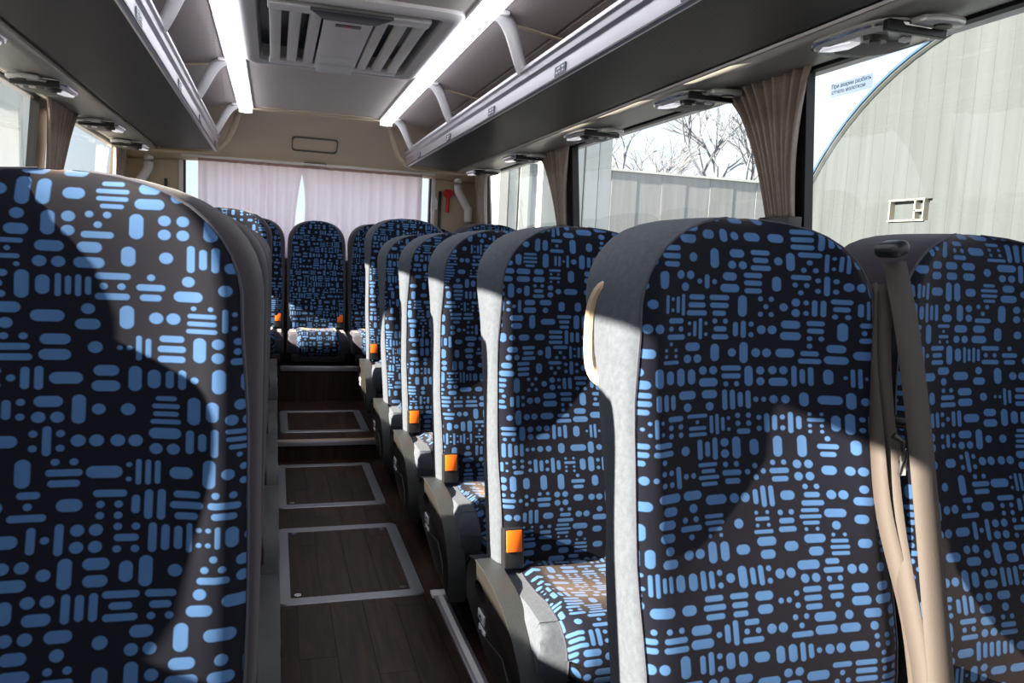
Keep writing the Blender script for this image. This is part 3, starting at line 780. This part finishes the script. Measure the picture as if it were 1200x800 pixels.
labLA = ['huge blue patterned seat filling the left foreground, sunlit across its top', 'blue patterned aisle seat right behind the huge left foreground one, seen as a sliver',
         'third seat in the row left of the aisle, its edge showing as a sliver', 'fourth seat in the row left of the aisle, its edge showing as a sliver',
         'fifth seat in the row left of the aisle, its edge showing as a sliver', 'farthest seat left of the aisle, frontal with sunlit crown and orange buckle']
labLW = ['window seat left of the huge foreground seat, beyond the picture edge', 'second window seat on the left, behind the huge foreground seat', 'third window seat on the left, behind the huge foreground seat',
         'fourth window seat on the left, behind the huge foreground seat', 'fifth window seat on the left, behind the huge foreground seat', 'sixth window seat on the left, before the back row']
RA = []; RW = []; LA = []
for i, y in enumerate(rows_y):
    z = .10 if i == 5 else 0.0
    zz_ = .0
    RA.append(seat((xRA + (.01 if i == 0 else 0), y, z), labA[i], 1, 'aisle', gA, recl=.22 if i == 4 else 0))
    if i == 4: RA[-1].location.z = -.0
    RW.append(seat((xRW, y + .01, z), labW[i], 1, 'window', gW))
    yl = y - .03
    LA.append(seat((xLA, yl, z), labLA[i], -1, 'aisle', gLA))
    seat((xLW, yl - (.07 if i == 0 else 0), z), labLW[i], -1, 'window', gLW)  # first window seat is set forward so it shades more of its neighbour
labB = ['leftmost seat of the back row, hidden behind the left seats', 'second seat from the left in the back row', 'middle seat of the back row, facing the aisle with sunlit cushion',
        'fourth seat from the left in the back row, dark in shadow', 'rightmost seat of the back row beside the beige corner']
for i, x in enumerate((-.52, -.125, .275, .675, 1.08)):
    seat((x, 5.42, .325), labB[i], 1, 'rear', 'blue patterned seats of the back row')

for (x, y, side, kd, g_, lb) in ((xLW, .42, -1, 'window', gLW, 'window seat on the left ahead of the huge foreground seat, outside the picture'),
                            (xLW, -.40, -1, 'window', gLW, 'window seat on the left two rows ahead of the huge foreground seat, outside the picture'),
                            (xLA, -.40, -1, 'aisle', gLA, 'aisle seat on the left behind the viewpoint, outside the picture')):
    seat((x, y, 0), lb, side, kd, g_)  # unseen seats added to shape the shadows on the foreground seats

# grab handle on the back corner of the large front right seat
hp_ = [(x + .012, y + .03, z) for x, y, z in ((-.225, .10, .985), (-.245, .125, 1.0), (-.256, .145, .97), (-.258, .150, .92), (-.256, .140, .86), (-.245, .115, .84), (-.225, .095, .845))]
def smoothpts(p, n=4):
    o = []
    P = [Vector(q) for q in p]
    for i in range(len(P) - 1):
        a, b, c, d = P[max(i - 1, 0)], P[i], P[i + 1], P[min(i + 2, len(P) - 1)]
        for k in range(n):
            t = k / n
            o.append(.5 * ((2 * b) + (c - a) * t + (2 * a - 5 * b + 4 * c - d) * t * t + (3 * b - a - 3 * c + d) * t ** 3))
    o.append(P[-1]); return o
tag(G().tube([(a - .004, b, c + .045) for a, b, c in smoothpts(hp_)], .011, 8, upv=(0, 1, 0)).build('grab_handle', M['handle'], RA[0], smooth=True), 'tan plastic grab handle')

# belts between the two front right seats, children of the window seat
rw = RW[0]
def ribbon(pts, width, nx, name, mat, par, rows=3):
    P = smoothpts(pts, 5); g = G(); rws = []
    for i, p in enumerate(P):
        d = (P[min(i + 1, len(P) - 1)] - P[max(i - 1, 0)]).normalized()
        nn = Vector(nx(i / (len(P) - 1))).normalized(); a = d.cross(nn).normalized() * width / 2
        rws.append([tuple(p - a), tuple(p), tuple(p + a)])
    return g.grid(rws).build(name, mat, par, smooth=True, thick=.0014, sharp=80)
bx, by = xRW, rows_y[0] + .01
def LP(x, y, z): return (x - .018 - bx, y - by, z + E)
b1 = ribbon([LP(1.035, 1.09, .02), LP(1.030, 1.045, -.08), LP(1.028, 1.00, -.22), LP(1.020, .95, -.38), LP(1.005, .90, -.52), LP(.99, .85, -.66)], .040, lambda t: (-.35, -1, 0), 'seat_belt', M['web'], rw)
b2 = ribbon([LP(1.022, 1.10, -.02), LP(1.008, 1.07, -.15), LP(1.000, 1.03, -.28), LP(.992, .98, -.42), LP(.985, .90, -.60), LP(.975, .86, -.72)], .034, lambda t: (-1.2, -1 + t, 0), 'seat_belt', M['web'], rw)
b3 = ribbon([LP(1.012, 1.11, -.02), LP(.998, 1.08, -.15), LP(.988, 1.04, -.27), LP(.985, 1.00, -.40), LP(.990, .93, -.55), LP(.985, .88, -.70)], .030, lambda t: (-1, .3 - t, 0), 'seat_belt', M['web'], rw)
gd = G().box(-.020, .018, -.025, .03, -.012, .014).build('belt_guide', M['black'], rw, bev=.012, seg=3, loc=LP(1.012, 1.07, .040)); gd.rotation_euler = (0, rad(-20), 0)
tg = G().tube([(0, 0, 0), (.012, -.006, -.008), (.016, -.006, -.04)], .006, 8).build('belt_tongue', M['plast'], b2, smooth=True, loc=LP(.985, 1.00, -.262))
G().box(.010, .024, -.010, -.007, -.065, -.02).build('latch_plate', M['chrome'], b2, loc=LP(.985, 1.00, -.262), bev=.001)
G().cyl(LP(1.028, 1.06, -.25), LP(1.05, 1.03, -.25), .011, .011, 14).build('belt_stop', M['black'], rw, smooth=True)

# ================================================================== SIDE CURTAINS
def gathered(side, y_top0, y_top1, y_b0, y_b1, zb, label, group, pleats=9, amp=.018, seed=1):
    rr = random.Random(seed); xt = wx(side, WT) - side * .035; xb = wx(side, zb) - side * .035
    zt = WT - .01; cy = (y_b0 + y_b1) / 2
    t = empty('curtain', ((xt + xb) / 2, cy, zb), label, 'curtain', group)
    n = pleats * 8; m = 16; ph = [rr.random() * .8 for _ in range(pleats + 2)]; am = [.6 + rr.random() * .8 for _ in range(pleats + 2)]
    rows = []
    for j in range(m + 1):
        v = j / m; row = []
        for i in range(n + 1):
            u = i / n; s = v ** 0.75
            e0 = lerp(y_top0, y_b0, s ** 1.0); e1 = lerp(y_top1, y_b1, s ** 1.0)
            y = lerp(e0, e1, u) + .05 * math.sin(v * math.pi) * (u - .5) * -1
            k = int(u * pleats); a = am[k] * amp * (1 - .45 * v)
            x = lerp(xt, xb, v) - side * (a * math.sin(2 * math.pi * (u * pleats + .12 * math.sin(v * 3 + k))))
            row.append((x - (xt + xb) / 2, y - cy, lerp(zt, zb, v) - zb))
        rows.append(row)
    G().grid(rows).build('cloth', M['curt'], t, smooth=True, thick=.0015, sharp=180)
    hw_ = abs(y_b1 - y_b0) / 2 + .006
    G().box(-.024 + (xb - xt) / 2, .024 + (xb - xt) / 2, -hw_, hw_, -.035, .004).build('tie_clip', M['plast'], t, bev=.003)
    return t
gC = 'taupe curtains gathered at the side pillars'
gathered(1, 1.86, 2.30, 1.93, 2.06, E + .145, 'large taupe curtain gathered at the right pillar beside the window sticker', gC, seed=3)
gathered(1, 3.70, 4.18, 3.78, 3.90, E + .16, 'smaller taupe curtain gathered at the farther right pillar', gC, seed=4)
gathered(-1, 3.72, 4.20, 3.80, 3.95, E + .10, 'rust-lit taupe curtain at the left windows above the foreground seat', gC, seed=5)
gathered(-1, 5.15, 5.45, 5.2, 5.4, E + .10, 'pale narrow curtain at the rearmost left pillar', gC, seed=6, pleats=6)
gathered(1, 5.30, 5.56, 5.34, 5.52, E + .10, 'pinkish narrow curtain at the rearmost right pillar by the white pipe', gC, seed=8, pleats=6)
# side curtain rails
# ================================================================== REAR CURTAINS
def rear_curtain(x0, x1, label, seed, gap):
    rr = random.Random(seed); t = empty('curtain', ((x0 + x1) / 2, 5.70, E - .10), label, 'curtain', 'lilac curtains across the rear window')
    n = 120; rows = []; m = 14; hh = .645; ph = [rr.random() * .5 for _ in range(40)]
    for j in range(m + 1):
        v = j / m; row = []
        for i in range(n + 1):
            u = i / n; x = lerp(x0, x1, u)
            if gap > 0: x += -.055 * (u ** 8) * math.sin(min(1, v * 1.3) * math.pi / 2)
            if gap < 0: x += .035 * ((1 - u) ** 8) * math.sin(min(1, v * 1.1) * math.pi)
            y = .014 * math.sin(2 * math.pi * (u * 11 + .3 * math.sin(u * 9 + seed))) + .004 * math.sin(u * 60 + v * 2)
            row.append((x - (x0 + x1) / 2, y * (.6 + .5 * v), hh * (1 - v)))
        rows.append(row)
    G().grid(rows).build('cloth', M['sheer'], t, smooth=True, sharp=180)
    hem = [[(p[0], p[1] - .002, p[2] + dz) for p in rows[0]] for dz in (0, -.018)]
    G().grid(hem).build('hem', M['hemm'], t, smooth=True)
M['hemm'] = translucent('brownish_hem', (.40, .26, .25), .3)
rear_curtain(-.50, .185, 'lilac sheer curtain over the left half of the rear window', 1, 1)
rear_curtain(.165, 1.02, 'lilac sheer curtain over the right half of the rear window', 2, -1)
cr_ = empty('curtain_rail', (CX, 5.69, E + .555), 'thin white rail carrying the rear window curtains', 'rail')
G().cyl((-.85, 0, 0), (.87, 0, 0), .008, n=10).build('rod', M['white'], cr_, smooth=True)

# rear corners: hammer, slot, pipe
eh = empty('emergency_hammer', (1.235, 5.785, E + .42), 'red emergency hammer on the beige rear corner panel', 'hammer')
G().tube([(0, 0, -.13), (0, 0, .0)], .013, 10).build('grip', M['red'], eh, smooth=True)
G().prism([(-.034, .0), (-.034, .028), (-.022, .042), (.022, .042), (.034, .028), (.034, .0), (.016, -.022), (-.016, -.022)], 'y', -.014, .012).build('head', M['red'], eh, bev=.005)
tag(G().box(1.165, 1.187, 5.786, 5.80, E + .02, E + .445).build('slot_trim', M['plast'], bev=.004), 'narrow grey slot strip left of the red hammer', 'trim strip')
def pipe(side, label):
    P = [(0, 0, .34), (0, 0, .26), (.01, 0, .22), (.07, 0, .12), (.085, 0, .07), (.085, 0, -.30)]
    P = [(p[0] * side, p[1], p[2]) for p in P]
    t = empty('corner_pipe', (CX + side * 1.055, 5.745, E + .22), label, 'pipe')
    G().tube(smoothpts(P, 5), .030, 12).build('pipe', M['white'], t, smooth=True)
pipe(1, 'bent white pipe cover in the rear right corner beside the red hammer'); pipe(-1, 'bent white pipe cover in the rear left corner')
tag(G().box(-.72, -.70, 5.786, 5.80, E + .28, E + .40).build('slot_handle', M['shell'], bev=.004), 'small dark slot on the beige rear left panel', 'handle')
tag(G().prism([(1.105, E + .36), (1.13, E + .40), (1.15, E + .37), (1.15, E + .31), (1.12, E + .30), (1.10, E + .32)], 'y', 5.74, 5.76).build('curtain_tieback', M['white'], bev=.003), 'small white tieback knob right of the rear curtain', 'tieback')

# window sticker with instructions
def text_mesh(s, size):
    cu = bpy.data.curves.new('t', 'FONT'); cu.body = s; cu.size = size; cu.align_x = 'LEFT'; cu.extrude = .0002; cu.space_line = .95
    o = bpy.data.objects.new('t', cu); C.objects.link(o); bpy.context.view_layer.update()
    me = bpy.data.meshes.new_from_object(o.evaluated_get(bpy.context.evaluated_depsgraph_get()))
    bpy.data.objects.remove(o); return me
zS = E + .465
st = empty('window_sticker', (wx(1, zS + .018) + .006, 1.835, zS), 'small pale sticker with two lines of blue text on the right window', 'sticker')
st.rotation_euler = (0, math.atan2((XRT - XR), (WT - WB)), 0)
G().box(-.0006, 0, -.157, 0, 0, .036).build('label', M['thinpaper'], st)
me = text_mesh('При аварии разбить\nстекло молотком', .0165); me.materials.clear(); me.materials.append(M['ink'])
to = link('lettering', me, st); 
bb = [v.co.copy() for v in me.vertices]; wx0 = max(v.x for v in bb); sc = .147 / wx0
to.scale = (sc, sc, 1); to.matrix_local = Matrix.Translation((-.0012, -.005, .0225)) @ Matrix(((0, 0, -1, 0), (-1, 0, 0, 0), (0, 1, 0, 0), (0, 0, 0, 1))) @ Matrix.Diagonal((sc, sc, 1, 1))

# ================================================================== OUTSIDE
GZ = -1.0
gr = G().box(-70, 90, -60, 120, GZ - .2, GZ).build('ground', M['ground']); tag(gr, kind='structure')
# arched hangar to the right
hg = empty('hangar', (8, 7.0, GZ), 'huge grey arched hangar outside the right window with a small framed opening', 'hangar')
Rh = 4.17; zc = E - 1.0 - GZ
arc = [(Rh * math.cos(rad(a)), zc + Rh * math.sin(rad(a))) for a in [i * 180 / 40 for i in range(41)]]
wy0, wy1, wz0, wz1 = 1.15, 1.73, E + .70 - GZ, E + .975 - GZ
# front wall built as cladding sheets around the opening
nb = 72; edges = sorted([-Rh + 2 * Rh * k / nb for k in range(nb + 1)])
def topz(y): return zc + math.sqrt(max(0, Rh * Rh - y * y))
k = 0
for a, b in zip(edges, edges[1:]):
    off = .0 if k % 2 else .002; k += 1
    segs = [(0, None)]
    if a < wy1 and b > wy0: segs = [(0, wz0), (wz1, None)]
    for (z0, z1) in segs:
        za = topz(a) if z1 is None else z1; zb = topz(b) if z1 is None else z1
        pts = [(a, z0), (b, z0), (b, max(zb, z0 + .01)), ((a + b) / 2, topz((a + b) / 2) if z1 is None else z1), (a, max(za, z0 + .01))]
        G().prism(pts, 'x', off, off + .05).build('cladding_sheet', M['hangar'], hg)
G().grid([[(x, y, z) for y, z in arc] for x in (-.05, 14)]).build('arched_roof', M['hangar'], hg, smooth=True, thick=.05)
G().tube([(-.06, y, z) for y, z in arc], .022, 6).build('edge_flashing', M['blue'], hg, smooth=True)
fr0 = G()
for (a, b, c, d) in ((wy0 - .02, wy1 + .02, wz0 - .008, wz0 + .014), (wy0 - .02, wy1 + .02, wz1 - .014, wz1 + .008), (wy0 - .01, wy0 + .008, wz0, wz1), (wy1 - .012, wy1 + .010, wz0, wz1), (wy0 + .13, wy0 + .155, wz0, wz1), (wy0, wy0 + .15, wz0 + .115, wz0 + .14)):
    G().box(-.03, .06, a, b, c, d).build('opening_frame', M['framep'], hg)
G().box(.055, .08, wy0 - .1, wy1 + .1, wz0 - .1, wz1 + .1).build('opening_backing', M['hangar'], hg)
# long grey wall behind
lw = empty('yard_wall', (19, 26, GZ), 'long low grey wall beyond the hangar with bare trees above it', 'wall')
zt_ = E + .1215 * 26 - GZ
for k in range(26):
    G().box(-11.5 + k * 1.0, -11.5 + k * 1.0 + .992, 0 + (k % 2) * .01, .25, 0, zt_).build('wall_panel', M['fence'], lw)
G().box(-11.5, 14.5, -.05, .3, zt_, zt_ + .08).build('coping', M['pale'], lw)
# pale sheds seen through the far windows
def shed(name, x0, x1, y0, y1, h, label, n, mat):
    t = empty(name, ((x0 + x1) / 2, y0, GZ), label, 'building', 'pale sheds outside the bus')
    w_ = (x1 - x0) / n
    for k in range(n):
        G().box(-(x1 - x0) / 2 + k * w_, -(x1 - x0) / 2 + (k + 1) * w_ - .03, (k % 2) * .04, .2, 0, h).build('wall_sheet', mat, t)
    G().box(-(x1 - x0) / 2, (x1 - x0) / 2, .2, y1 - y0, 0, h).build('body', mat, t)
    G().box(-(x1 - x0) / 2 - .1, (x1 - x0) / 2 + .1, -.15, y1 - y0, h, h + .12).build('roof', M['hangar'], t)
shed('shed', 3.95, 4.55, 14.0, 15.0, 6.5, 'tall pale shed seen through the far right window, left of the bright gap', 3, M['pale'])
shed('shed', 5.15, 6.3, 14.2, 15.4, 6.0, 'pale shed seen through the far right window, right of the bright gap', 4, M['pale'])
shed('shed', -6.8, -4.6, 17.0, 19.0, 5.2, 'pale shed seen through the middle of the left windows', 5, M['pale'])
shed('shed', -9.8, -7.6, 24.0, 26.0, 6.0, 'farther pale shed seen through the left windows', 5, M['pale'])
# bare trees
def tree(x, y, h, label, seed):
    rr = random.Random(seed); t = empty('bare_tree', (x, y, GZ), label, 'tree', 'leafless trees beyond the yard wall')
    g = G(); tw = G()
    def br(p, d, l, r, lev):
        q = p + d * l; md = p + d * l * .5 + Vector((rr.uniform(-1, 1), rr.uniform(-1, 1), 0)) * l * .05
        (g if lev < 2 else tw).tube([p, md, q], [r, r * .85, r * .65], 6 if lev < 2 else 4)
        if lev >= 5: return
        for _ in range(3 if lev else 4):
            nd = (d + Vector((rr.uniform(-1, 1), rr.uniform(-1, 1), rr.uniform(-.25, .6))) * .75).normalized()
            br(p + d * l * rr.uniform(.55, 1), nd, l * rr.uniform(.6, .82), r * .55, lev + 1)
    br(Vector((0, 0, 0)), Vector((rr.uniform(-.1, .1), 0, 1)).normalized(), h * .36, h * .024, 0)
    g.build('trunk', M['bark'], t, smooth=True, fix=False); tag(tw.build('twigs', M['bark'], t, fix=False), kind='stuff')
tree(13.5, 30, 8.5, 'bare tree above the wall, left part of the second right window', 2)
tree(17.5, 38, 12.5, 'taller bare tree above the wall, middle of the second right window', 5)
tree(27.0, 44, 14.5, 'bare bluish tree above the wall beside the taupe curtain', 9)
